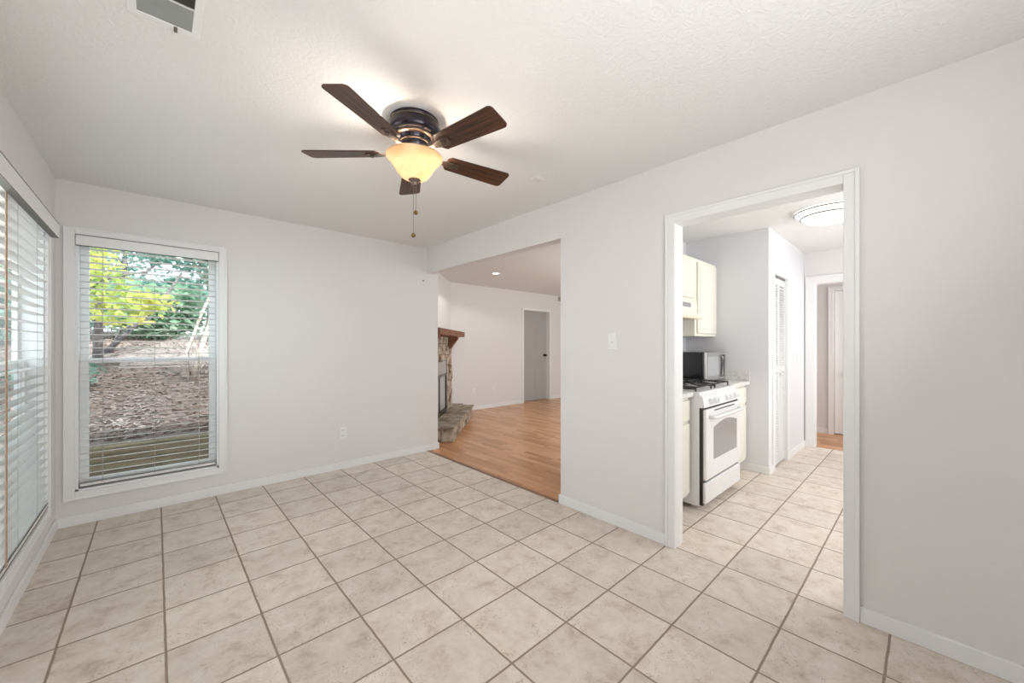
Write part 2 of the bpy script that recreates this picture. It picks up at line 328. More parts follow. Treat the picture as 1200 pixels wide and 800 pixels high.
def tag(o, label=None, cat=None, group=None, kind=None):
    if label: o['label'] = label
    if cat: o['category'] = cat
    if group: o['group'] = group
    if kind: o['kind'] = kind
    return o
def thing(name, label, cat, loc, group=None):      # children are modelled in world coordinates unless built local
    o = bpy.data.objects.new(name, None); C.objects.link(o); o.location = loc; o.empty_display_size = 0.1
    return tag(o, label, cat, group)
def struct(name, mb, m, label, cat, parent=None):
    o = mb.build(name, m, parent)
    if parent is None: tag(o, label, cat, None, 'structure')
    return o
def sgroup(name, label, cat, loc):
    o = thing(name, label, cat, loc); o['kind'] = 'structure'; return o

# ------------------------------------------------------------------ dimensions
XL, XR, YB, H = -0.509, 2.386, 4.089, 2.42
XR2, YB2, XL2 = 2.49, 4.20, -0.62
YP0, YP1 = 1.87, 2.008            # wall between kitchen and living room
YREAR = -0.8
XK = 6.0; XH = 7.04               # kitchen end wall, hall far wall
YF = 6.0                          # far wall of the living room
# openings
D0, D1, DH = 0.276, 1.078, 2.03   # kitchen doorway
OH = 2.125                        # wide opening height
W1 = (-0.417, 0.393, 0.235, 2.045)  # window 1 opening x0,x1,z0,z1
W2 = (1.95, 3.735, 0.235, 2.045)    # window 2 opening y0,y1,z0,z1

# ------------------------------------------------------------------ shell
struct('floor', MB().box(XL2, XR2 + .0, YREAR - .1, YB + .02, -0.12, 0.0).box(XR2, 6.03, YREAR - .1, YP0 + .05, -0.12, 0.0), 'tile', 'beige square ceramic tile floor of the dining room and kitchen', 'floor')
struct('floor_living', MB().box(XR + .012, 8.4, YP0 + .05, 6.3, -0.11, 0.001), 'laminate', 'orange brown strip laminate floor of the living room', 'floor')
struct('floor_hall', MB().box(6.03, 8.2, YREAR - .1, YP0 + .05, -0.11, 0.001), 'laminate', 'orange laminate floor of the small hall past the kitchen', 'floor')
struct('trim_threshold', MB().box(XR - .008, XR + .030, YP1, YB, 0.0005, 0.005, .002), 'threshold', 'thin wooden strip between tile floor and laminate floor', 'threshold')
struct('ceiling', MB().box(XL2 - .25, 8.4, YREAR - .1, 4.32, H, H + .12).box(2.2, 8.4, 4.32, 6.3, H, H + .12), 'ceiling', 'white hand-troweled textured ceiling', 'ceiling')

# back wall with window 1
x0, x1, z0, z1 = W1
struct('wall_back', MB().box(XL2, x0, YB, YB2, 0, H).box(x1, 2.54, YB, YB2, 0, H).box(x0, x1, YB, YB2, 0, z0).box(x0, x1, YB, YB2, z1, H), 'wall', 'pale back wall of the dining room with the smaller window', 'wall')
y0, y1, z0, z1 = W2
struct('wall_left', MB().box(XL2, XL, YREAR - .1, y0, 0, H).box(XL2, XL, y1, YB, 0, H).box(XL2, XL, y0, y1, 0, z0).box(XL2, XL, y0, y1, z1, H), 'wall', 'left wall of the dining room with the blind-covered window', 'wall')
struct('wall_right', MB().box(XR, XR2, YREAR - .1, D0 - .012, 0, H).box(XR, XR2, D1 + .012, YP1, 0, H).box(XR, XR2, D0 - .012, D1 + .012, DH + .012, H).box(XR, XR2, YP1, YB, OH, H), 'wall', 'right wall of the dining room with two openings', 'wall')
struct('wall_rear', MB().box(XL, 8.4, YREAR - .1, YREAR, 0, H), 'wall', 'rear wall behind the camera', 'wall')
struct('wall_kitchen', MB().box(XR2, 4.41, YP0, YP0 + .06, 0, H), 'wall_kitchen', 'white kitchen wall behind the range', 'wall')
struct('wall_living', MB().box(XR2, 8.3, YP0 + .06, YP1, 0, H), 'wall', 'wall between kitchen and living room', 'wall')
BX0, BX1 = 4.575, 5.10            # bifold opening
struct('wall_pantry', MB().box(4.41, BX0 - .012, 1.07, YP0 + .06, 0, H).box(BX1 + .012, XK, 1.07, YP0 + .06, 0, H).box(BX0 - .012, BX1 + .012, 1.07, 1.2, 2.0, H).box(BX0 - .012, BX1 + .012, 1.60, YP0 + .06, 0, H), 'wall_kitchen', 'white wall block around the louvered closet door', 'wall')
struct('wall_hall', MB().box(XK, XK + .11, .976, YP0 + .06, 0, H).box(XK, XK + .11, YREAR, .15, 0, H).box(XK, XK + .11, .15, .976, 2.035, H), 'wall', 'wall at the end of the kitchen with a doorway to the hall', 'wall')
struct('wall_hall_far', MB().box(XH, XH + .11, .933, YP0 + .06, 0, H).box(XH, XH + .11, YREAR, .15, 0, H).box(XH, XH + .11, .15, .933, 2.04, H).box(XH + .11, XH + .15, .05, 1.0, 0, H), 'wall', 'pale far wall of the hall beside a closed door', 'wall')
DX0, DX1, DTH = 5.885, 6.72, 2.02
struct('wall_living_far', MB().box(3.9, DX0 - .01, YF, YF + .14, 0, H).box(DX1 + .01, 8.3, YF, YF + .14, 0, H).box(DX0 - .01, DX1 + .01, YF, YF + .14, DTH + .01, H).box(DX0 - .05, DX1 + .05, YF + .14, YF + .18, 0, H), 'wall', 'white far wall of the living room with a closed door', 'wall')
struct('wall_living_side', MB().box(8.2, 8.3, YP1, YF, 0, H), 'wall', 'side wall of the living room', 'wall')
mb = MB(); n0 = mb.n(); mb.box(0, 2.48, 0, .1, 0, H)
# diagonal wall: local x runs along (-1,-1), local y points away from the room
U = Vector((-1, -1, 0)).normalized(); Nn = Vector((-1, 1, 0)).normalized()
DG = Matrix(((U.x, Nn.x, 0, 4.0), (U.y, Nn.y, 0, 6.0), (0, 0, 1, 0), (0, 0, 0, 1)))
mb.xf(DG)
struct('wall_fireplace', mb, 'wall', 'diagonal corner wall behind the fireplace', 'wall')

# ------------------------------------------------------------------ baseboards and casings
def base(name, segs, label):
    mb = MB()
    for (a, b, c, d) in segs:
        mb.box(a, b, c, d, 0.0, .072, .003)
    struct(name, mb, 'trim', label, 'baseboard')
T = .013
base('baseboard_back', [(XL, 2.54, YB - T, YB), (2.54, 2.54 + T, YB - T, YB2)], 'white baseboard under the smaller window')
base('baseboard_left', [(XL, XL + T, YREAR, YB - T)], 'white baseboard under the left window')
base('baseboard_right', [(XR - T, XR, YREAR, D0 - .058), (XR - T, XR, D1 + .06, YP1 + T), (XR, XR2, YP1, YP1 + T)], 'white baseboard of the right wall beside both openings')
base('baseboard_kitchen', [(4.41 - T, 4.41, 1.07 - T, 1.36), (4.41, BX0 - .055, 1.07 - T, 1.07), (BX1 + .055, XK, 1.07 - T, 1.07)], 'white baseboard of the kitchen closet block')
base('baseboard_hall', [(XH - T, XH, .99, YP0)], 'white baseboard at the far hall wall')
base('baseboard_living', [(4.0, DX0 - .06, YF - T, YF), (DX1 + .06, 8.2, YF - T, YF)], 'white baseboard of the living room far wall')

def casing_yz(name, xf, sgn, ya, yb, zt, wdt, label, zb=0.0, jamb=None):
    """door casing on a plane x = xf, protruding towards sgn"""
    mb = MB(); t = .016
    def bx(a, b, c, d):
        xa, xb = sorted((xf, xf + sgn * t)); mb.box(xa, xb, a, b, c, d, .003)
        # raised outer bead
    bx(ya - wdt, ya, zb, zt + wdt); bx(yb, yb + wdt, zb, zt + wdt); bx(ya, yb, zt, zt + wdt)
    xa, xb = sorted((xf + sgn * t, xf + sgn * (t + .006)))
    mb.box(xa, xb, ya - wdt, ya - wdt * .72, zb, zt + wdt, .002); mb.box(xa, xb, yb + wdt * .72, yb + wdt, zb, zt + wdt, .002); mb.box(xa, xb, ya - wdt * .72, yb + wdt * .72, zt + wdt * .72, zt + wdt, .002)
    if jamb:
        ja, jb = sorted(jamb)
        mb.box(ja, jb, ya - .012, ya, zb, zt); mb.box(ja, jb, yb, yb + .012, zb, zt); mb.box(ja, jb, ya - .012, yb + .012, zt, zt + .012)
    return struct(name, mb, 'trim', label, 'door trim')
def casing_xz(name, yf, xa_, xb_, zt, wdt, label, jamb=None):
    mb = MB(); t = .016
    mb.box(xa_ - wdt, xa_, yf - t, yf, 0, zt + wdt, .003).box(xb_, xb_ + wdt, yf - t, yf, 0, zt + wdt, .003).box(xa_, xb_, yf - t, yf, zt, zt + wdt, .003)
    if jamb:
        mb.box(xa_ - .01, xa_, yf, jamb, 0, zt).box(xb_, xb_ + .01, yf, jamb, 0, zt).box(xa_ - .01, xb_ + .01, yf, jamb, zt, zt + .01)
    return struct(name, mb, 'trim', label, 'door trim')
casing_yz('trim_1', XR, -1, D0, D1, DH, .058, 'wide white casing of the doorway from dining room to kitchen', jamb=(XR, XR2))
casing_yz('trim_2', XK, -1, .162, .964, 2.023, .095, 'white casing of the doorway at the kitchen end', jamb=(XK, XK + .11))
casing_yz('trim_3', XH, -1, .162, .921, 2.03, .06, 'white casing of the closed hall door', jamb=(XH, XH + .11))
casing_xz('trim_4', YF, DX0, DX1, DTH, .05, 'white casing of the living room door', jamb=YF + .14)
casing_xz('trim_5', 1.07, BX0, BX1, 1.988, .052, 'white casing of the louvered closet door', jamb=1.13)

# doors
d = sgroup('door_1', 'closed grey-white living room door with black knob', 'door', ((DX0 + DX1) / 2, YF + .12, 0))
mb = MB().box(DX0, DX1, YF + .10, YF + .135, .008, DTH)
w2 = DX1 - DX0
for (a, b, za, zb) in ((.11, .44, 1.05, 1.88), (.56, .89, 1.05, 1.88), (.11, .44, .2, .9), (.56, .89, .2, .9)):
    mb.box(DX0 + a * w2, DX0 + b * w2, YF + .096, YF + .104, za, zb, .003)
mb.build('door_slab', 'door', d)
mb = MB(); mb.lathe([(0, 0), (.030, 0), (.030, .006), (.012, .010), (.012, .035), (.027, .045), (.031, .058), (.024, .070), (0, .074)], seg=24)
mb.xf(Matrix.Translation((DX1 - .07, YF + .10, 1.02)) @ Matrix.Rotation(PI / 2, 4, 'X')); kb = mb.build('door_handle', 'knob', d); kb['label'] = 'round black door knob'

d = sgroup('door_2', 'closed white door across the hall behind the kitchen', 'door', (XH + .07, .55, 0))
mb = MB().box(XH + .045, XH + .08, .166, .915, .012, 2.026)
for (a, b, za, zb) in ((.25, .49, 1.05, 1.85), (.58, .82, 1.05, 1.85), (.25, .49, .2, .9), (.58, .82, .2, .9)): mb.box(XH + .041, XH + .049, a, b, za, zb, .003)
mb.build('door_slab', 'trim', d)
mb = MB(); mb.lathe([(0, 0), (.028, 0), (.028, .006), (.012, .010), (.012, .035), (.027, .045), (.029, .058), (.02, .068), (0, .07)], seg=20)
mb.xf(Matrix.Translation((XH + .045, .79, .86)) @ Matrix.Rotation(-PI / 2, 4, 'Y')); mb.build('door_handle', 'nickel', d)

d = sgroup('door_3', 'white louvered bifold closet door', 'door', ((BX0 + BX1) / 2, 1.10, 0))
mid = (BX0 + BX1) / 2
for (a, b) in ((BX0 + .004, mid - .002), (mid + .002, BX1 - .004)):
    mb = MB(); ya, yb = 1.085, 1.112
    mb.box(a, a + .028, ya, yb, .02, 1.965, .002).box(b - .028, b, ya, yb, .02, 1.965, .002)
    for (za, zb) in ((.02, .13), (.98, 1.05), (1.90, 1.965)): mb.box(a + .028, b - .028, ya, yb, za, zb, .002)
    for (za, zb) in ((.14, .97), (1.06, 1.89)):
        z = za + .012
        while z < zb - .01:
            s0 = mb.n(); mb.box(a + .026, b - .026, -.022, .022, -.0025, .0025)
            mb.xf(Matrix.Translation((0, (ya + yb) / 2, z)) @ Matrix.Rotation(math.radians(54), 4, 'X'), s0); z += .026
    p = mb.build('louver_panel', 'louver', d)
mb = MB(); mb.lathe([(0, 0), (.008, 0), (.008, .012), (.016, .018), (.016, .026), (0, .032)], seg=16)
mb.xf(Matrix.Translation((mid + .05, 1.085, .96)) @ Matrix.Rotation(PI / 2, 4, 'X')); mb.build('door_handle', 'plastic', d)
mb = MB().box(BX0, BX1, 1.084, 1.115, 1.968, 1.988); mb.build('track', 'edge', d)

# ------------------------------------------------------------------ windows
def T_x(y): return lambda mb, a, b, c0, c1, z0, z1, bev=0, mi=0: mb.box(a, b, y + c0, y + c1, z0, z1, bev, mi)      # wall along x, depth outward +y
def T_y(x): return lambda mb, a, b, c0, c1, z0, z1, bev=0, mi=0: mb.box(x - c1, x - c0, a, b, z0, z1, bev, mi)      # wall along y, depth outward -x
def window(name, bx, a, b, z0, z1, zm, loc, label, mull=()):
    root = sgroup(name, label, 'window', loc); w_ = .055
    mb = MB()
    bx(mb, a - w_, a, -.016, 0, z0 - w_, z1 + w_, .003); bx(mb, b, b + w_, -.016, 0, z0 - w_, z1 + w_, .003)
    bx(mb, a, b, -.016, 0, z1, z1 + w_, .003); bx(mb, a, b, -.016, 0, z0 - w_, z0, .003)
    bx(mb, a - w_, a - w_ * .75, -.021, -.015, z0 - w_, z1 + w_, .002); bx(mb, b + w_ * .75, b + w_, -.021, -.015, z0 - w_, z1 + w_, .002)
    bx(mb, a - w_ * .75, b + w_ * .75, -.021, -.015, z1 + w_ * .75, z1 + w_, .002); bx(mb, a - w_ * .75, b + w_ * .75, -.021, -.015, z0 - w_, z0 - w_ * .75, .002)
    mb.build('casing', 'trim', root)
    mb = MB(); t = .014
    bx(mb, a - .001, a + t, 0, .115, z0, z1); bx(mb, b - t, b + .001, 0, .115, z0, z1); bx(mb, a, b, 0, .115, z1 - t, z1 + .001); bx(mb, a, b, 0, .115, z0 - .001, z0 + t)
    fr = mb.build('window_frame', 'sash', root)
    cols = [a + t] + [m for m in mull] + [b - t]
    for k in range(len(cols) - 1):
        p = cols[k] + (.02 if k > 0 else 0); q = cols[k + 1] - (.02 if k < len(cols) - 2 else 0)
        for (za, zb, c, nm) in ((z0 + t, zm + .018, .066, 'lower_sash'), (zm - .018, z1 - t, .092, 'upper_sash')):
            r = .046; mb = MB(); rb = .055 if nm == 'lower_sash' else .04; rt = .034
            bx(mb, p, p + r, c, c + .024, za, zb, .003); bx(mb, q - r, q, c, c + .024, za, zb, .003)
            bx(mb, p + r, q - r, c, c + .024, za, za + (rb if nm == 'lower_sash' else rt), .003); bx(mb, p + r, q - r, c, c + .024, zb - rt, zb, .003)
            o = mb.build(nm, 'sash', root)
            mb = MB(); bx(mb, p + r - .004, q - r + .004, c + .010, c + .014, za + rt - .004, zb - rt + .004); mb.build('pane', 'glass', o)
        if k > 0:
            mb = MB(); bx(mb, cols[k] - .02, cols[k] + .02, .02, .115, z0 + t, z1 - t, .003); mb.build('mullion', 'sash', root)
    return root
window('window_1', T_x(YB), *W1[:2], W1[2], W1[3], 1.155, (0, YB, 0), 'tall white window in the back wall looking onto a wooded slope')
window('window_2', T_y(XL), *W2[:2], W2[2], W2[3], 1.155, (XL, 2.84, 0), 'wide white window in the left wall', mull=(2.85,))
# insect screens on the lower sashes (outside)
mb = MB().box(W1[0] + .03, W1[1] - .03, YB + .122, YB + .124, W1[2] + .02, 1.15); o = mb.build('screen_mesh', 'screen'); o.parent = bpy.data.objects['window_1']; o.matrix_parent_inverse = Matrix.Translation((0, YB, 0)).inverted()
mb = MB().box(XL - .124, XL - .122, W2[0] + .03, W2[1] - .03, W2[2] + .02, 1.15); o = mb.build('screen_mesh', 'screen'); o.parent = bpy.data.objects['window_2']; o.matrix_parent_inverse = Matrix.Translation((XL, 2.84, 0)).inverted()

def blind(bx, a, b, zb, zt, sp, depth, c0, loc, label, cords, tapes=(), val_h=.072, val_c=(-.030, .000), wand=None, vx=0.0, tilt=0.0):
    root = thing('window_blind', label, 'blind', loc)
    mb = MB(); bx(mb, a - vx, b + vx, val_c[0], val_c[1] - .012, zt - val_h, zt, .007); mb.build('valance', 'plastic', root)
    mb = MB(); bx(mb, a + .004, b - .004, c0, c0 + .045, zt - .045, zt - .006, .002); mb.build('headrail', 'slat', root)
    mb = MB(); bx(mb, a - vx - .001, b + vx + .001, val_c[0] + .002, val_c[1], zt, zt + .004); bx(mb, a - vx, b + vx, val_c[0]+.004, val_c[1]-.004, zt - val_h - .003, zt - val_h + .001); mb.build('valance_edge', 'edge', root)
    mb = MB(); z = zb + .045; rnd = random.Random(int(abs(a) * 1000))
    while z < zt - .055:
        j = rnd.uniform(-.0012, .0012); s0 = mb.n(); bx(mb, a + .005, b - .005, c0, c0 + depth, z - .0009 + j, z + .0009 + j)
        if tilt: py = loc[1] + c0 + depth / 2; mb.xf(Matrix.Translation((0, py, z)) @ Matrix.Rotation(-tilt, 4, 'X') @ Matrix.Translation((0, -py, -z)), s0)
        z += sp
    mb.build('slats', 'slat', root)
    mb = MB(); bx(mb, a + .004, b - .004, c0 - .001, c0 + depth + .001, zb + .006, zb + .026, .004); mb.build('bottom_rail', 'slat', root)
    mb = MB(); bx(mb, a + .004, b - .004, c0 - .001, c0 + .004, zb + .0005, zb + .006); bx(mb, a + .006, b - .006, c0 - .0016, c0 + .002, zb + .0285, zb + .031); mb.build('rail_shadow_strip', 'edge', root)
    for q in cords:
        mb = MB()
        for cc in (c0 - .001, c0 + depth): bx(mb, q - .0011, q + .0011, cc, cc + .0012, zb + .02, zt - .03)
        mb.build('ladder_cord', 'cord', root)
    for q in tapes:
        mb = MB(); bx(mb, q - .016, q + .016, c0 - .0025, c0 - .0012, zb + .02, zt - .03); o = mb.build('ladder_tape', 'tape', root); o['label'] = 'wide tan cloth ladder tape'
    if wand:
        mb = MB(); q, zz = wand; bx(mb, q - .004, q + .004, c0 - .016, c0 - .008, zz, zt - .06, .002); mb.build('tilt_wand', 'slat', root)
    return root
b1 = blind(T_x(YB), W1[0] + .016, W1[1] - .016, .255, 2.047, .0475, .048, .012, (0, YB, 1.0), 'open white slatted blind hanging in the smaller window of the back wall', (-.285, -.005, .265), val_c=(-.028, .004), vx=.012, tilt=.09)
b2 = blind(T_y(XL), W2[0] + .016, W2[1] - .016, .262, 2.035, .052, .056, -.018, (XL, 2.84, 1.0), 'white slatted blind with boxy valance covering the window at the left edge', (2.2, 3.0, 3.42), tapes=(2.795,), val_h=.085, val_c=(-.062, -.022), vx=.03)

# ------------------------------------------------------------------ ceiling fan
FX, FY = .975, 1.792
fan = thing('ceiling_fan', 'dark bronze ceiling fan with five walnut blades and lit amber glass bowl', 'ceiling fan', (FX, FY, H))
def fb(mb, name, m, parent=None):
    o = mb.build(name, m); p = parent or fan; o.parent = p; o.matrix_parent_inverse = Matrix.Identity(4); return o
fb(MB().lathe([(0, 0), (.118, 0), (.122, -.004), (.122, -.016), (.112, -.020), (0, -.020)]), 'canopy', 'fanbody')
fb(MB().lathe([(0, -.018), (.112, -.018), (.124, -.026), (.131, -.040), (.131, -.062), (.122, -.078), (.104, -.088), (0, -.088)]), 'motor_housing', 'fanbody')
fb(MB().lathe([(.1, -.018), (.123, -.018), (.126, -.022), (.123, -.026), (.1, -.026)]).lathe([(.08, -.088), (.105, -.087), (.107, -.092), (.100, -.097), (.08, -.097)]).lathe([(.05, -.116), (.078, -.115), (.080, -.119), (.075, -.123), (.05, -.123)]), 'trim_rings', 'fanband')
fb(MB().lathe([(0, -.088), (.092, -.090), (.083, -.100), (.076, -.112), (.074, -.122), (.070, -.150), (.056, -.162), (.056, -.176), (.066, -.182), (.066, -.190), (0, -.190)]), 'switch_housing', 'fanbody')
BZ = -.168
def blade_poly():
    L0, L1 = .175, .556; pts = []
    w0, w1 = .052, .066
    pts += [(L0, -w0 + .018), (L0 + .016, -w0)]
    for t in range(5): a = -PI / 2 + t * PI / 8; pts.append((L1 - .022 + .022 * math.cos(a), -w1 + .022 + .022 * math.sin(a)))
    for t in range(5): a = t * PI / 8; pts.append((L1 - .022 + .022 * math.cos(a), w1 - .022 + .022 * math.sin(a)))
    pts += [(L0 + .016, w0), (L0, w0 - .018)]
    return pts
for k in range(5):
    ang = math.radians(64.8 + 72 * k); R_ = Matrix.Rotation(ang, 4, 'Z')
    P_ = Matrix.Rotation(math.radians(-12), 4, 'X')
    mb = MB().prism(blade_poly(), -.003, .003); bl = mb.build('blade', 'blade')
    bl.parent = fan; bl.matrix_parent_inverse = Matrix.Identity(4); bl.matrix_basis = Matrix.Translation((0, 0, BZ)) @ R_ @ P_
    mb = MB()
    mb.prism([(.075, -.013), (.15, -.012), (.185, -.024), (.235, -.026), (.252, -.012), (.252, .012), (.235, .026), (.185, .024), (.15, .012), (.075, .013)], -.0095, -.0032)
    mb.prism([(.02, -.014), (.085, -.013), (.085, .013), (.02, .014)], -.012, .010)
    for (sx, sy) in ((.205, -.014), (.205, .014), (.24, 0)): mb.lathe([(.006, -.0095), (.005, -.012), (0, -.0125)], (sx, sy, 0), 10)
    s0 = mb.n(); mb.lathe([(.011, 0), (.013, .003), (.009, .006), (0, .006)], (.222, 0, -.0155), 16)
    bi = mb.build('blade_iron', 'fanband', bl)
    bi.matrix_parent_inverse = Matrix.Identity(4)
# bowl: open-topped translucent glass
prof = [(.024, -.302), (.045, -.300), (.066, -.288), (.084, -.268), (.097, -.246), (.110, -.224), (.126, -.206), (.138, -.196), (.143, -.189), (.141, -.185), (.136, -.190), (.124, -.200), (.107, -.219), (.094, -.242), (.081, -.264), (.064, -.283), (.044, -.295), (.024, -.297)]
fb(MB().lathe(prof), 'light_bowl', 'bowl')
fb(MB().lathe([(0, -.186), (.010, -.186), (.010, -.300), (.030, -.300), (.032, -.306), (.020, -.312), (.015, -.322), (.015, -.330), (.008, -.336), (0, -.338)], seg=24), 'finial', 'fanband')
bd = Vector((-.72, .15, 0)).normalized() * .05
for (dx, dy, zt, zb) in ((.004, -.006, -.33, -.470), (-.004, .006, -.33, -.585)):
    mb = MB(); mb.tube([(dx, dy, zt), (dx, dy, zb)], .0011, 6); z = zt
    while z > zb + .012:
        mb.lathe([(0, .0018), (.0018, 0), (0, -.0018)], (dx, dy, z), 6); z -= .006
    ch = fb(mb, 'pull_chain', 'chain')
    mb = MB().lathe([(0, .012), (.004, .011), (.008, .006), (.0115, 0), (.0105, -.006), (.005, -.011), (0, -.012)], (dx, dy, zb), 16)
    o = mb.build('pull_knob', 'brass', ch); o.matrix_parent_inverse = Matrix.Identity(4)
for sg in (1, -1): light('fan_bulb_light', 'POINT', (FX + bd.x * sg, FY + bd.y * sg, H - .198), 10.5 if sg > 0 else 10.5, (1.0, 0.90, 0.78), radius=.022)

# ceiling vent: bare register with a grey deflector blade
vent = thing('ceiling_vent', 'grey and white ceiling air register at the top of the picture', 'air vent', (.02, 1.66, H))
vx0, vx1, vy0, vy1 = -.048, .097, 1.50, 1.835
mb = MB()
for q in ((vx0 - .024, vx0, vy0 - .024, vy1 + .024), (vx1, vx1 + .024, vy0 - .024, vy1 + .024), (vx0, vx1, vy0 - .024, vy0), (vx0, vx1, vy1, vy1 + .024)): mb.box(*q, H - .005, H, .0015)
mb.build('frame', 'plastic', vent)
mb = MB().box(vx0, vx1, vy1 - .125, vy1, H - .003, H - .0015); mb.build('damper_blade', 'duct', vent)
mb = MB().box(vx0, vx1, vy1 - .131, vy1 - .125, H - .006, H - .0005); mb.build('divider', 'plastic', vent)
mb = MB().box(vx0, vx1, vy0, vy1 - .131, H - .001, H - .0002)
y = vy0 + .006
while y < vy1 - .134:
    s0 = mb.n(); mb.box(vx0, vx1, -.005, .005, -.0006, .0006); mb.xf(Matrix.Translation((0, y, H - .005)) @ Matrix.Rotation(.9, 4, 'X'), s0); y += .0095
mb.build('louver_fins', 'ductdark', vent)
mb = MB().box(.048, .058, vy1 + .002, vy1 + .02, H - .016, H - .004, .002); mb.build('lever', 'ductdark', vent)

mb = MB().box(-.040, .040, -.030, .030, -.010, 0, .002).box(-.028, .028, -.020, .020, -.012, -.009, .001)
o = mb.build('ceiling_plate', 'wall'); o.location = (1.937, 1.837, H); tag(o, 'small off-white detector plate on the ceiling to the right of the fan', 'ceiling plate')

# switch, outlets, nail
def wallplate(name, loc, rz, label, cat, kind, group=None, m='plastic', w=.072, h=.117):
    t = thing(name, label, cat, loc, group)
    def add(mb, nm, mm):
        o = mb.build(nm, mm); o.parent = t; o.matrix_parent_inverse = Matrix.Identity(4); o.rotation_euler = (0, 0, rz); return o
    add(MB().box(-w / 2, w / 2, -.006, 0, -h / 2, h / 2, .002), 'plate', m)
    if kind == 'switch':
        add(MB().box(-.006, .006, -.008, -.005, -.013, .013), 'slot', 'trim'); mb = MB().box(-.0045, .0045, -.012, 0, -.006, .006, .001).xf(Matrix.Translation((0, -.006, -.002)) @ Matrix.Rotation(.5, 4, 'X')); add(mb, 'toggle', m)
    else:
        for zc in (-.028, .028):
            add(MB().box(-.016, .016, -.0075, -.005, zc - .014, zc + .014, .002), 'socket', m)
            for sx in (-1, 1): add(MB().box(sx * .00675 - .00125, sx * .00675 + .00125, -.0082, -.0072, zc - .004, zc + .007), 'socket_slot', 'slot')
    return t
wallplate('light_switch', (XR, 1.529, 1.297), -PI / 2, 'white toggle light switch on the right wall between the openings', 'light switch', 'switch')
wallplate('wall_outlet', (1.414, YB, .366), 0, 'white power outlet on the dining room back wall', 'outlet', 'outlet')
wallplate('wall_outlet', (5.024, YF, .375), 0, 'power outlet low on the living room far wall, nearer the door', 'outlet', 'outlet', m='plastic')
wallplate('blank_wall_plate', (4.52, YF, .37), 0, 'white plate low on the living room far wall beside the fireplace', 'wall plate', 'switch')
wallplate('light_switch', (5.60, 1.07, 1.12), 0, 'white light switch on the hall side wall past the louvered door', 'light switch', 'switch')
mb = MB().lathe([(0, 0), (.004, 0), (.004, .012), (.009, .014), (.009, .017), (0, .018)], seg=12).xf(Matrix.Rotation(PI / 2, 4, 'X')); o = mb.build('wall_hook', 'chain'); o.location = (2.333, YB, 2.028); tag(o, 'tiny metal hook high on the back wall near the opening', 'hook')
mb = MB().box(-.05, .05, -.045, 0, -.05, .05, .008).box(-.03, .03, -.049, -.044, -.032, .032, .003); o = mb.build('door_chime', 'beige_plastic'); o.location = (7.09, YF, 2.35); tag(o, 'small beige box high on the living room far wall right of the door', 'door chime')
# recessed light
dl = thing('recessed_light', 'small round lit downlight in the living room ceiling', 'ceiling light', (4.03, 4.75, H))
fb(MB().lathe([(.05, -.001), (.078, -.001), (.080, -.006), (.058, -.010), (.05, -.004)], seg=32), 'trim_ring', 'plastic', dl)
fb(MB().lathe([(0, -.003), (.052, -.003), (.052, -.005), (0, -.0055)], seg=32), 'lens', 'downlight', dl)
light('living_downlight', 'SPOT', (4.03, 4.75, H - .02), 15, (1.0, 0.96, 0.9), radius=.05).data.spot_size = 2.6

# ------------------------------------------------------------------ fireplace (all in world coordinates through the diagonal frame)
# diagonal frame: (s along wall from far corner, d towards the room, z)
def dg(s, d_, z=0.0): p = Vector((4.0, 6.0, z)) + U * s - Nn * d_; return p
fp = thing('fireplace', 'corner fireplace with rustic wood mantel, stacked stone face and raised stone hearth', 'fireplace', (3.4, 5.3, 0))
def dgbox(mb, s0, s1, d0, d1, z0, z1, bev=0, mi=0):
    n0 = mb.n(); mb.box(s0, s1, -d1, -d0, z0, z1, bev, mi)
    mb.xf(DG, n0); return mb
# hearth: slab courses of irregular stones
S_HR, S_HL = -0.05, 2.42   # extents along the wall
hf = .45
mb = MB()
# core
poly = [dg(.05, 0.002), dg(.05, .17), dg(.05, .17), dg(.33, hf - .02), dg(2.08, hf - .02), dg(2.08, .002)]
poly = [(p.x, p.y) for i, p in enumerate(poly) if i != 2]
mb.prism(poly, 0.002, .175, mi=0)
mb.build('hearth_core', 'mortar', fp)
rnd = random.Random(3)
mb = MB()      # face stones
s_ = .34
while s_ < 2.09:
    l = min(rnd.uniform(.09, .22), 2.10 - s_)
    if l < .04: break
    z_ = .004
    for hgt in ((.172,) if rnd.random() < .6 else (.085, .082)):
        dgbox(mb, s_ + .004, s_ + l - .004, hf - .05, hf + rnd.uniform(-.006, .010), z_, z_ + hgt, .008); z_ += hgt + .004
    s_ += l
for k in range(3):    # near end
    dgbox(mb, 2.05, 2.105 + rnd.uniform(-.004, .006), .02 + k * .14, .02 + k * .14 + .132, .004, .174, .008)
mb.build('hearth_face_stones', 'stone', fp)
mb = MB()      # top flags
edges = [.06]
while edges[-1] < 1.95: edges.append(edges[-1] + rnd.uniform(.24, .42))
edges[-1] = 2.115
for a_, b_ in zip(edges, edges[1:]):
    m_ = rnd.uniform(.16, .3)
    far = a_ < .3
    dgbox(mb, a_ + .004, b_ - .004, .004, m_ - .004, .176, .197 + rnd.uniform(-.003, .003), .006)
    dgbox(mb, (a_ + .14 if far else a_) + .004, b_ - .004, m_ + .004, hf + .012, .176, .197 + rnd.uniform(-.003, .003), .006)
mb.build('hearth_slabs', 'flagstone', fp)
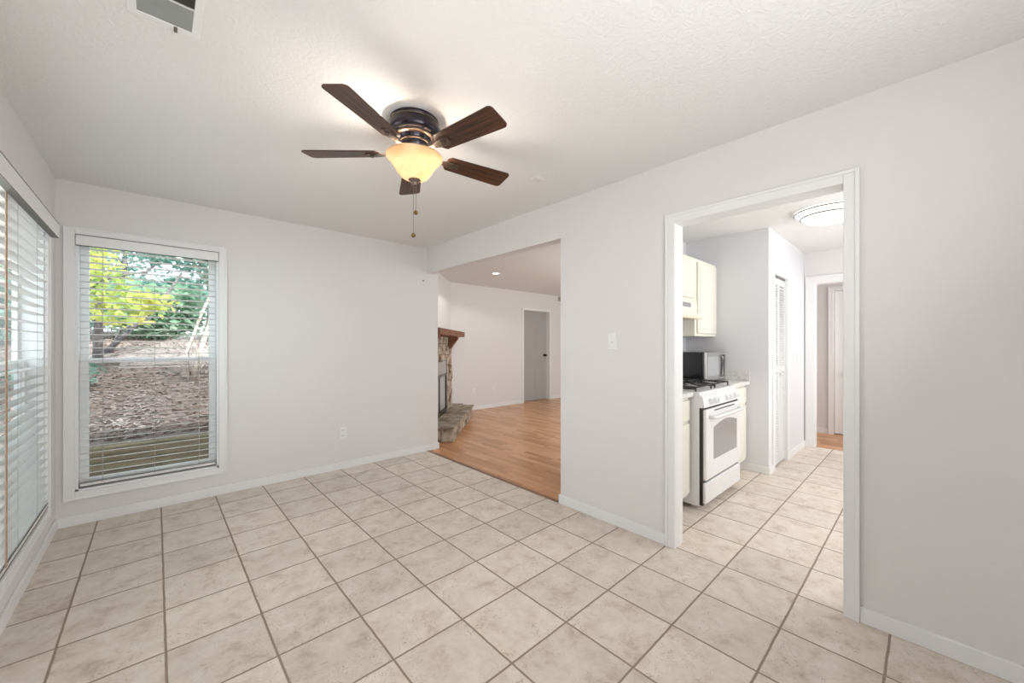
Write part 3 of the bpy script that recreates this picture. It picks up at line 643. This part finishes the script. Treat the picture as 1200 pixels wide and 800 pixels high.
# stone surround
sd = .105      # depth of stone face
mb = MB()
FB0, FB1 = .93, 1.90     # firebox limits along the wall
SS0, SS1 = .42, 2.42
def stones(s0, s1, z0, z1):
    z_ = z0
    while z_ < z1 - .02:
        hh = min(rnd.uniform(.08, .17), z1 - z_)
        if z1 - z_ - hh < .05: hh = z1 - z_
        s_ = s0
        while s_ < s1 - .01:
            l = rnd.uniform(.12, .3)
            if s1 - s_ - l < .08: l = s1 - s_
            dgbox(mb, s_ + .004, s_ + l - .004, .01, sd + rnd.uniform(-.012, .014), z_ + .003, z_ + hh - .003, .010); s_ += l
        z_ += hh
stones(SS0, FB0, .2, 1.40); stones(FB1, SS1, .2, 1.40); stones(FB0, FB1, 1.01, 1.40)
mb.build('stone_surround', 'stone', fp)
mb = MB(); dgbox(mb, SS0 + .01, FB0, .002, sd - .03, .2, 1.40); dgbox(mb, FB1, SS1 - .01, .002, sd - .03, .2, 1.40); dgbox(mb, FB0, FB1, .002, sd - .03, 1.01, 1.40); mb.build('surround_core', 'mortar', fp)
mb = MB()
dgbox(mb, FB0, FB0 + .05, .06, sd + .022, .2, 1.01, .003, 1); dgbox(mb, FB1 - .05, FB1, .06, sd + .022, .2, 1.01, .003, 1); dgbox(mb, FB0 + .05, FB1 - .05, .06, sd + .020, .82, 1.01, .003, 0); dgbox(mb, FB0 + .05, FB1 - .05, .06, sd + .020, .2, .26, .003, 1)
dgbox(mb, FB0 + .05, FB1 - .05, sd + .018, sd + .034, .80, .82, .002, 1)
fo = mb.build('firebox_frame', ['steel', 'black'], fp)
mb = MB(); mid_ = (FB0 + FB1) / 2
for (p, q) in ((FB0 + .05, mid_ - .004), (mid_ + .004, FB1 - .05)):
    dgbox(mb, p, p + .025, sd, sd + .016, .26, .80, .002, 1); dgbox(mb, q - .025, q, sd, sd + .016, .26, .80, .002, 1); dgbox(mb, p + .025, q - .025, sd, sd + .016, .775, .80, .002, 1); dgbox(mb, p + .025, q - .025, sd, sd + .016, .26, .285, .002, 1)
    dgbox(mb, p + .025, q - .025, sd + .004, sd + .008, .285, .775, 0, 0)
mb.build('glass_doors', ['mwglass', 'black'], fp)
# mantel beam + corbels
ML0, ML1 = .14, 2.13
mb = MB(); dgbox(mb, ML0, ML1, .004, .285, 1.403, 1.492, .006)
for (s_, z_) in ((.7, 1.45), (1.35, 1.46)): dgbox(mb, s_, s_ + .03, .28, .2865, z_, z_ + .02)
mb.build('mantel', 'mantel', fp)
for s_ in (.62, 2.0):
    mb = MB(); A = [(.11, 1.402), (.262, 1.402), (.262, 1.372), (.14, 1.20), (.11, 1.20)]
    mb.prism(A, s_, s_ + .09, 'yz')
    # prism yz gives (d, a, b): local x = along wall, y = depth -> flip depth sign
    mb.xf(DG @ Matrix.Diagonal((1, -1, 1, 1))); mb.build('corbel', 'mantel', fp)

# ------------------------------------------------------------------ kitchen
def panel_door(mb, x0, x1, yf, z0, z1):
    mb.box(x0, x1, yf - .018, yf, z0, z1, .003)
    mb.box(x0 + .04, x1 - .04, yf - .0215, yf - .017, z0 + .04, z1 - .04, .003)
    return mb
YC = 1.275
# lower-left cabinet
cb = thing('base_cabinet', 'cream base cabinet left of the range, mostly hidden by the door frame', 'cabinet', (2.78, 1.57, 0))
MB().box(XR2 + .002, 3.045, YC + .06, YP0, 0, .10).box(XR2 + .002, 3.045, YC, YP0, .10, .868).build('cabinet_body', 'cream', cb)
panel_door(MB(), XR2 + .03, 3.03, YC, .13, .665).build('door', 'cream', cb)
MB().box(XR2 + .03, 3.03, YC - .018, YC, .69, .845, .003).build('drawer', 'cream', cb)
cb = thing('base_cabinet', 'narrow cream base cabinet between the range and the end wall', 'cabinet', (4.13, 1.57, 0))
MB().box(3.865, 4.405, YC + .06, YP0, 0, .10).box(3.865, 4.405, YC, YP0, .10, .868).build('cabinet_body', 'cream', cb)
panel_door(MB(), 3.89, 4.38, YC, .13, .665).build('door', 'cream', cb)
MB().box(3.89, 4.38, YC - .018, YC, .69, .845, .003).build('drawer', 'cream', cb)
ct = thing('countertop', 'pale speckled countertop left of the range', 'countertop', (2.78, 1.57, .869))
MB().box(XR2 + .002, 3.06, YC - .035, YP0, .869, .905, .006).build('worktop', 'counter', ct)
MB().box(XR2 + .002, 3.045, YP0 - .02, YP0, .906, 1.0, .003).build('backsplash', 'counter', ct)
ct = thing('countertop', 'pale speckled countertop with backsplash under the microwave', 'countertop', (4.13, 1.57, .869))
MB().box(3.865, 4.409, YC - .045, YP0, .869, .905, .006).build('worktop', 'counter', ct)
MB().box(4.388, 4.409, YC - .045, YP0 - .022, .906, 1.005, .003).box(3.865, 4.409, YP0 - .021, YP0, .906, 1.005, .003).build('backsplash', 'counter', ct)
# upper cabinets
YU = 1.54
uc = thing('wall_cabinet', 'tall cream wall cabinet in the corner above the microwave', 'cabinet', (4.14, 1.7, 1.36))
MB().box(3.868, 4.408, YU + .018, YP0, 1.355, 2.115, .002).build('cabinet_body', 'cream', uc)
panel_door(MB(), 3.91, 4.385, YU + .018, 1.385, 2.085).build('door', 'cream', uc)
uc = thing('wall_cabinet', 'short cream wall cabinet above the range hood', 'cabinet', (3.46, 1.7, 1.70))
MB().box(3.05, 3.864, YU + .018, YP0, 1.695, 2.115, .002).build('cabinet_body', 'cream', uc)
panel_door(MB(), 3.08, 3.445, YU + .018, 1.72, 2.085).build('door', 'cream', uc)
panel_door(MB(), 3.455, 3.835, YU + .018, 1.72, 2.085).build('door', 'cream', uc)
uc = thing('wall_cabinet', 'cream wall cabinet left of the range hood beside the doorway', 'cabinet', (2.77, 1.7, 1.36))
MB().box(XR2 + .004, 3.046, YU + .018, YP0, 1.355, 2.115, .002).build('cabinet_body', 'cream', uc)
panel_door(MB(), XR2 + .03, 3.02, YU + .018, 1.385, 2.085).build('door', 'cream', uc)
hd = thing('range_hood', 'cream range hood under the short wall cabinet', 'range hood', (3.46, 1.65, 1.52))
mb = MB(); mb.prism([(YP0, 1.54), (1.50, 1.54), (1.50, 1.565), (1.535, 1.58), (1.535, 1.694), (YP0, 1.694)], 3.052, 3.862, 'yz'); mb.build('hood_body', 'cream', hd)
MB().box(3.048, 3.866, 1.485, YP0, 1.515, 1.54, .004).build('hood_lip', 'hood', hd)
MB().box(3.46, 3.72, 1.532, 1.536, 1.625, 1.665).build('control_strip', 'ovenglass', hd)

# range
RX0, RX1, RY = 3.066, 3.861, 1.165
rg = thing('gas_range', 'white freestanding gas range with arched oven window', 'stove', ((RX0 + RX1) / 2, 1.5, 0))
mb = MB().box(RX0, RX1, RY + .035, YP0 - .01, .03, .875, .004)
for (a, b) in ((RX0 + .05, RY + .1), (RX1 - .05, RY + .1), (RX0 + .05, YP0 - .06), (RX1 - .05, YP0 - .06)): mb.lathe([(0, 0), (.018, 0), (.018, .03), (0, .03)], (a, b, 0), 12)
mb.build('range_body', 'enamel', rg)
MB().box(RX0 + .002, RX1 - .002, RY + .012, RY + .036, .04, .785).build('door_gap', 'black', rg)
mb = MB().box(RX0 + .006, RX1 - .006, RY - .010, RY + .014, .055, .215, .008).box(RX0 + .05, RX1 - .05, RY - .016, RY - .008, .185, .2, .003)
mb.build('storage_drawer', 'enamel', rg)
od = MB().box(RX0 + .006, RX1 - .006, RY - .014, RY + .014, .232, .775, .010).build('oven_door', 'enamel', rg)
# arched window
wx0, wx1, wz0, wz1, wz2 = RX0 + .155, RX1 - .115, .375, .625, .662
pts = [(wx0, wz0), (wx1, wz0), (wx1, wz1)] + [(wx1 + (wx0 - wx1) * t / 10, wz1 + (wz2 - wz1) * math.sin(PI * t / 10)) for t in range(1, 10)] + [(wx0, wz1)]
mb = MB().prism(pts, RY - .0165, RY - .013, 'xz'); o = mb.build('oven_window', 'ovenglass', od); o.matrix_parent_inverse = Matrix.Identity(4)
mb = MB(); zz = .715
mb.tube([(RX0 + .07, RY - .010, zz), (RX0 + .075, RY - .045, zz), (RX0 + .12, RY - .056, zz), (RX1 - .12, RY - .056, zz), (RX1 - .075, RY - .045, zz), (RX1 - .07, RY - .010, zz)], .014, 12)
o = mb.build('handle', 'enamel', od); o.matrix_parent_inverse = Matrix.Identity(4)
mb = MB()
for k in range(14): mb.box(RX0 + .17 + k * .033, RX0 + .19 + k * .033, RY - .0165, RY - .013, .752, .763)
o = mb.build('vent_slots', 'slot', od); o.matrix_parent_inverse = Matrix.Identity(4)
# control panel (slanted)
mb = MB().prism([(RY + .04, .785), (RY - .004, .79), (RY + .010, .868), (RY + .045, .895), (RY + .2, .895), (RY + .2, .785)], RX0 - .0015, RX1 + .0015, 'yz'); mb.build('control_panel', 'enamel', rg)
for k, kx in enumerate((RX0 + .13, RX0 + .23, RX1 - .30, RX1 - .20, RX1 - .10)):
    mb = MB().lathe([(0, 0), (.026, 0), (.026, .006), (.021, .009), (.018, .026), (0, .028)], seg=20).box(-.004, .004, -.019, .019, .024, .034, .001)
    mb.xf(Matrix.Translation((kx, RY + .002, .828)) @ Matrix.Rotation(PI / 2 - .18, 4, 'X')); mb.build('knob', 'enamel', rg)
MB().box(RX0 - .001, RX1 + .001, RY + .035, YP0 - .01, .876, .905, .006).build('cooktop', 'enamel', rg)
MB().box(RX0, RX1, YP0 - .05, YP0 - .012, .905, .965, .006).build('rear_vent_rail', 'enamel', rg)
for gx in (RX0 + .2, RX1 - .2):
    for gy in (1.36, 1.64):
        mb = MB(); mb.lathe([(0, 0), (.055, 0), (.055, .010), (.032, .012), (.032, .022), (0, .024)], (gx, gy, .905), 20); mb.build('burner', 'grate', rg)
    mb = MB(); z_ = .938; hw = .155; ya, yb = 1.245, 1.76
    for (p, q) in (((gx - hw, ya, z_), (gx + hw, ya, z_)), ((gx - hw, yb, z_), (gx + hw, yb, z_)), ((gx - hw, ya, z_), (gx - hw, yb, z_)), ((gx + hw, ya, z_), (gx + hw, yb, z_)), ((gx - hw, 1.50, z_), (gx + hw, 1.50, z_))): mb.tube([p, q], .006, 8)
    for gy in (1.36, 1.64):
        for (dx, dy) in ((1, 0), (-1, 0), (0, 1), (0, -1)):
            e = (gx + dx * hw, gy + dy * .125, z_); mb.tube([e, (gx + dx * .03, gy + dy * .03, z_ + .004)], .005, 8)
    for px in (gx - hw, gx + hw):
        for py in (ya, 1.5, yb): mb.tube([(px, py, .905), (px, py, z_)], .006, 8)
    mb.build('grate', 'grate', rg)

# microwave
mx0, mx1, my0, my1, mz0, mz1 = 3.872, 4.386, 1.455, 1.84, .917, 1.197
mw = thing('microwave', 'black and stainless microwave on the counter right of the range', 'microwave', ((mx0 + mx1) / 2, 1.65, .905))
mb = MB().box(mx0, mx1, my0 + .022, my1, mz0, mz1, .008)
for (a, b) in ((mx0 + .04, my0 + .06), (mx1 - .04, my0 + .06), (mx0 + .04, my1 - .05), (mx1 - .04, my1 - .05)): mb.lathe([(0, 0), (.012, 0), (.012, .014), (0, .014)], (a, b, .905), 10)
mb.build('case', 'black', mw)
MB().box(mx0, mx1, my0, my0 + .021, mz0, mz1, .005).build('front_frame', 'steel', mw)
MB().box(mx0 + .035, mx0 + .33, my0 - .002, my0 + .002, mz0 + .045, mz1 - .045, .001).build('door_window', 'mwglass', mw)
MB().box(mx0 + .385, mx1 - .02, my0 - .002, my0 + .002, mz0 + .03, mz1 - .03, .001).build('keypad', 'black', mw)
MB().tube([(mx0 + .36, my0, mz0 + .04), (mx0 + .36, my0 - .03, mz0 + .05), (mx0 + .36, my0 - .03, mz1 - .05), (mx0 + .36, my0, mz1 - .04)], .008, 10).build('handle', 'steel', mw)

# kitchen ceiling light
kx, ky = 4.21, .585
kl = thing('ceiling_light', 'round lit white glass dome light with two metal rings in the kitchen ceiling', 'ceiling light', (kx, ky, H))
fb(MB().lathe([(0, 0), (.20, 0), (.20, -.012), (0, -.012)]), 'base_pan', 'plastic', kl)
fb(MB().lathe([(0, -.118), (.06, -.114), (.12, -.100), (.165, -.078), (.190, -.056)]).lathe([(.196, -.052), (.222, -.030), (.238, -.016), (.236, -.012), (.1, -.012)]), 'dome', 'dome', kl)
fb(MB().lathe([(.232, -.010), (.243, -.012), (.245, -.019), (.236, -.023), (.230, -.019)]), 'outer_ring', 'nickel', kl)
fb(MB().lathe([(.188, -.050), (.199, -.050), (.201, -.057), (.193, -.063), (.186, -.058)]), 'inner_ring', 'nickel', kl)
for k in range(3):
    a = math.radians(128 + 120 * k); mb = MB().lathe([(.012, -.004), (.015, 0), (.012, .004), (.007, .004), (.007, -.004), (.012, -.004)], seg=16)
    mb.xf(Matrix.Translation((.22 * math.cos(a), .22 * math.sin(a), -.040)) @ Matrix.Rotation(a, 4, 'Z') @ Matrix.Rotation(.7, 4, 'Y')); fb(mb, 'clip', 'nickel', kl)

# ------------------------------------------------------------------ outdoors
def gz(x, y):
    if y < 5.62: base_ = -.22 + .04 * max(0, (y - 4.3))
    elif y < 12.5: base_ = .27 + .175 * (y - 5.62)
    else: base_ = .27 + .175 * 6.88 + .02 * (y - 12.5)
    if y < 5.62 and x < -.6: base_ = -.30
    nse = .06 * math.sin(x * 1.3 + y * .7) + .04 * math.sin(x * 2.9 - y * 1.7)
    return base_ + (nse if y > 6.3 else 0)
bm = bmesh.new(); xs = [-14 + .35 * i for i in range(60)]; ys = [-4, -1, 1, 3, 4.5, 5.2, 5.60, 5.64] + [5.9 + .4 * j for j in range(52)]
grid = [[bm.verts.new((x, y, gz(x, y))) for x in xs] for y in ys]
for j in range(len(ys) - 1):
    for i in range(len(xs) - 1):
        if ys[j] < 4.2 and xs[i] > -.95: continue
        if xs[i] > 1.9 and ys[j] < 6.3: continue
        f = bm.faces.new((grid[j][i], grid[j][i + 1], grid[j + 1][i + 1], grid[j + 1][i])); f.smooth = True
me = bpy.data.meshes.new('ground'); bm.to_mesh(me); bm.free(); me.materials.append(M['leaves_ground'])
go = bpy.data.objects.new('ground', me); C.objects.link(go); tag(go, 'wooded slope covered in fallen leaves outside the windows', 'ground', None, 'structure')
# fallen leaves: loose litter
rnd = random.Random(11); vs, fs, mi = [], [], []
for k in range(9000):
    x = rnd.uniform(-2.6, 1.5); y = 5.7 + 6.5 * rnd.random() ** 1.5; z = gz(x, y) + rnd.uniform(.008, .03); r = rnd.uniform(.018, .036); a = rnd.uniform(0, 6.28); tx, ty = rnd.uniform(-.5, .5), rnd.uniform(-.5, .5)
    i0 = len(vs)
    for q in range(4):
        rr = r * (1 if q % 2 == 0 else .6); cx_, cy_ = rr * math.cos(a + q * PI / 2), rr * math.sin(a + q * PI / 2); vs.append((x + cx_, y + cy_, z + tx * cx_ + ty * cy_))
    fs.append((i0, i0 + 1, i0 + 2, i0 + 3))
me = bpy.data.meshes.new('fallen_leaves'); me.from_pydata(vs, [], fs); me.materials.append(leaf_m := noise_ramp_mat('dry_leaf', 1.6, [(0.35, (0.26, 0.15, 0.11)), (0.5, (0.42, 0.31, 0.29)), (0.65, (0.58, 0.48, 0.48))], bump=0))
fl = bpy.data.objects.new('fallen_leaves', me); C.objects.link(fl); tag(fl, 'scatter of dry pinkish brown leaves lying on the slope', 'leaves', None, 'stuff')
# retaining timbers
for k, (xa, xb, lab) in enumerate(((-3.2, 1.75, 'weathered landscape timber outside the back window, lowest course'), (-3.2, 1.75, 'weathered landscape timber outside the back window, middle course'), (-3.2, 1.75, 'weathered landscape timber outside the back window, top course'))):
    mb = MB().box(xa, xb, -.07, .07, 0, .145, .012); o = mb.build('landscape_timber', 'timber'); o.location = (0, 5.50 + .02 * k, -.18 + .148 * k); tag(o, lab, 'timber', 'retaining timbers below the slope')

def leaves(cx, cy, cz, rx, ry, rz, n, size, rnd, vs, fs):
    for k in range(n):
        u = Vector((rnd.gauss(0, 1), rnd.gauss(0, 1), rnd.gauss(0, 1))).normalized() * rnd.random() ** .45
        p = Vector((cx + u.x * rx, cy + u.y * ry, cz + u.z * rz))
        a = Vector((rnd.gauss(0, 1), rnd.gauss(0, 1), rnd.gauss(0, .6))).normalized(); b = a.cross(Vector((rnd.gauss(0, 1), rnd.gauss(0, 1), rnd.gauss(0, 1)))).normalized()
        s = size * rnd.uniform(.6, 1.3); i0 = len(vs)
        for q in (a * s, b * s * .5, -a * s, -b * s * .5): vs.append(tuple(p + q))
        fs.append((i0, i0 + 1, i0 + 2, i0 + 3))
def tree(name, x, y, trunk, r0, r1, clumps, leafm, bark, label, cat, seed, lsize=.07, group=None):
    rnd = random.Random(seed); g = gz(x, y) - .04
    t = thing(name, label, cat, (x, y, g), group)
    for k, path in enumerate(trunk):
        mb = MB(); mb.tube([(p[0], p[1], p[2]) for p in path], r0 * (1 if k == 0 else .6), 8, taper=r1)
        o = mb.build('trunk' if k == 0 else 'branch', bark); o.parent = t; o.matrix_parent_inverse = Matrix.Identity(4)
    if clumps:
        vs, fs = [], []
        for (cx, cy, cz, rx, ry, rz, n) in clumps: leaves(cx, cy, cz, rx, ry, rz, n, lsize, rnd, vs, fs)
        me = bpy.data.meshes.new('foliage'); me.from_pydata(vs, [], fs); me.materials.append(M[leafm]); o = bpy.data.objects.new('foliage', me); C.objects.link(o)
        o.parent = t; o.matrix_parent_inverse = Matrix.Identity(4)
    return t
# yellow-leaved sapling at the left of the view
tree('tree', -.95, 8.6, [[(0, 0, 0), (.05, 0, .8), (-.02, 0, 1.6), (.05, 0, 3.2)], [(.0, 0, 1.2), (.45, .1, 1.6), (.9, .1, 1.75)]], .045, .015,
     [(.15, 0, 1.55, .55, .5, .5, 420), (.6, 0, 1.15, .5, .4, .35, 260), (-.1, .2, 2.2, .8, .6, .5, 420), (.9, .1, 1.2, .35, .3, .2, 110)], 'leaf_yellow', 'bark', 'slender tree with bright yellow-green leaves outside the back window', 'tree', 1, .075)
tree('tree', -.735, 9.7, [[(0, 0, 0), (.03, 0, 1.2), (-.05, .05, 2.6), (.05, 0, 4.5)]], .065, .045, None, 'leaf_green', 'bark', 'dark straight trunk at the left edge of the back window view', 'tree', 2)
# leaning pale multi-stem at the right
tree('tree', .42, 8.0, [[(0, 0, 0), (.10, 0, .5), (.28, 0, 1.15), (.42, 0, 2.1), (.5, 0, 3.4)], [(.02, 0, .05), (.30, .05, .6), (.62, .05, 1.15), (1.0, .1, 1.8)], [(0, 0, 0), (-.05, 0, .5), (.12, 0, 1.1), (.3, 0, 1.6)], [(.1, .1, 0), (.5, .1, .45), (.95, .1, .95), (1.3, .1, 1.6)], [(.2, 0, 0), (.42, 0, .8), (.75, 0, 1.6), (.9, 0, 2.6)]], .042, .018,
     [(.5, .3, 3.2, 1.0, .8, .7, 500)], 'leaf_green', 'palebark', 'pale leaning multi-stemmed tree at the right of the back window view', 'tree', 3, .08)
tree('tree', -.75, 10.5, [[(0, 0, 0), (.35, 0, .45), (.8, 0, 1.0), (1.15, 0, 1.7)], [(0, 0, 0), (-.2, 0, .7), (-.25, 0, 1.6)], [(.1, 0, 0), (.25, 0, .5), (.7, 0, .75)]], .05, .02, None, 'leaf_green', 'bark', 'dark leaning bare stems on the slope beyond the yellow leaves', 'tree', 4)
tree('shrub', -1.0, 8.0, [[(0, 0, 0), (.05, 0, .35)]], .02, .01, [(0, 0, .28, .5, .45, .26, 620)], 'leaf_teal', 'bark', 'low blue-green shrub at the left foot of the slope', 'shrub', 5, .05)
tree('shrub', .86, 7.0, [[(0, 0, 0), (.02, 0, .4)]], .015, .008, [(0, 0, .25, .20, .2, .28, 260)], 'leaf_green', 'bark', 'small green shrub at the right edge of the back window view', 'shrub', 6, .05)
labs = ['tall green tree far up the slope behind the yellow leaves', 'blue-green tree at the very back, half hidden by the nearer trees', 'green tree on the far right of the slope', 'blue-green tree high on the slope toward the left window', 'blue-green leafy tree seen through the left blind', 'tall green tree at the far left edge outside', 'green tree at the right of the slope nearer the house', 'green leafy tree outside the left window, nearest the house',
 'blue-green tree filling the upper right of the back window view', 'bushy blue-green tree at the very back on the right', 'green tree at the very back on the left']
spots = [(-2.6, 13.8, 'leaf_green'), (-.8, 17.2, 'leaf_teal'), (4.8, 13.8, 'leaf_green'), (-6.4, 14.2, 'leaf_teal'), (-4.6, 10.2, 'leaf_teal'), (-8.6, 10.4, 'leaf_green'), (3.2, 10.4, 'leaf_green'), (-7.2, 6.6, 'leaf_green'), (1.05, 13.8, 'leaf_teal'), (3.0, 17.6, 'leaf_teal'), (-4.7, 17.8, 'leaf_green')]
for k, (x, y, lm) in enumerate(spots):
    rr = random.Random(50 + k); cl = []; sm = y < 14 and abs(x) < 3
    for q in range(10):
        cl.append((rr.uniform(-1.1, 1.1), rr.uniform(-.6, .6), rr.uniform(.9 if y > 12 else 1.5, 4.4), rr.uniform(.6, 1.05), rr.uniform(.5, .8), rr.uniform(.45, .8), 330))
    br = [[(0, 0, 0), (rr.uniform(-.1, .1), 0, 1.5), (rr.uniform(-.3, .3), 0, 3), (rr.uniform(-.4, .4), 0, 5)], [(0, 0, 1.3), (rr.uniform(.4, .8), .1, 2.2), (rr.uniform(.9, 1.3), .1, 3.0)], [(0, 0, 1.6), (-rr.uniform(.4, .8), .1, 2.6), (-rr.uniform(.9, 1.3), .1, 3.4)]]
    tree('tree', x, y, br, .09 if k != 6 else .05, .03, cl, lm, 'bark' if k % 2 else 'palebark', labs[k], 'tree', 80 + k, .11)

rr = random.Random(321)
uspots = [(-1.75, 11.5, 'leaf_teal', 'blue-green undergrowth bush on the slope crest behind the yellow tree'), (.05, 11.8, 'leaf_green', 'green undergrowth bush at the middle of the slope crest'), (1.8, 11.5, 'leaf_teal', 'blue-green undergrowth bush on the right of the slope crest'), (-3.6, 12.2, 'leaf_green', 'green undergrowth bush at the far left of the slope crest')]
for k, (x, y, lm, lb) in enumerate(uspots):
    cl = [(-.45 + .9 * (q % 4) / 3, rr.uniform(-.15, .15), .25 + .3 * (q // 4) + rr.uniform(0, .2), rr.uniform(.4, .5), .35, rr.uniform(.3, .4), 240) for q in range(12)]
    tree('shrub', x, y, [[(0, 0, 0), (.05, 0, .8)], [(0, 0, .1), (.3, 0, .9)], [(0, 0, .1), (-.3, 0, .9)]], .025, .01, cl, lm, 'bark', lb, 'shrub', 200 + k, .09)
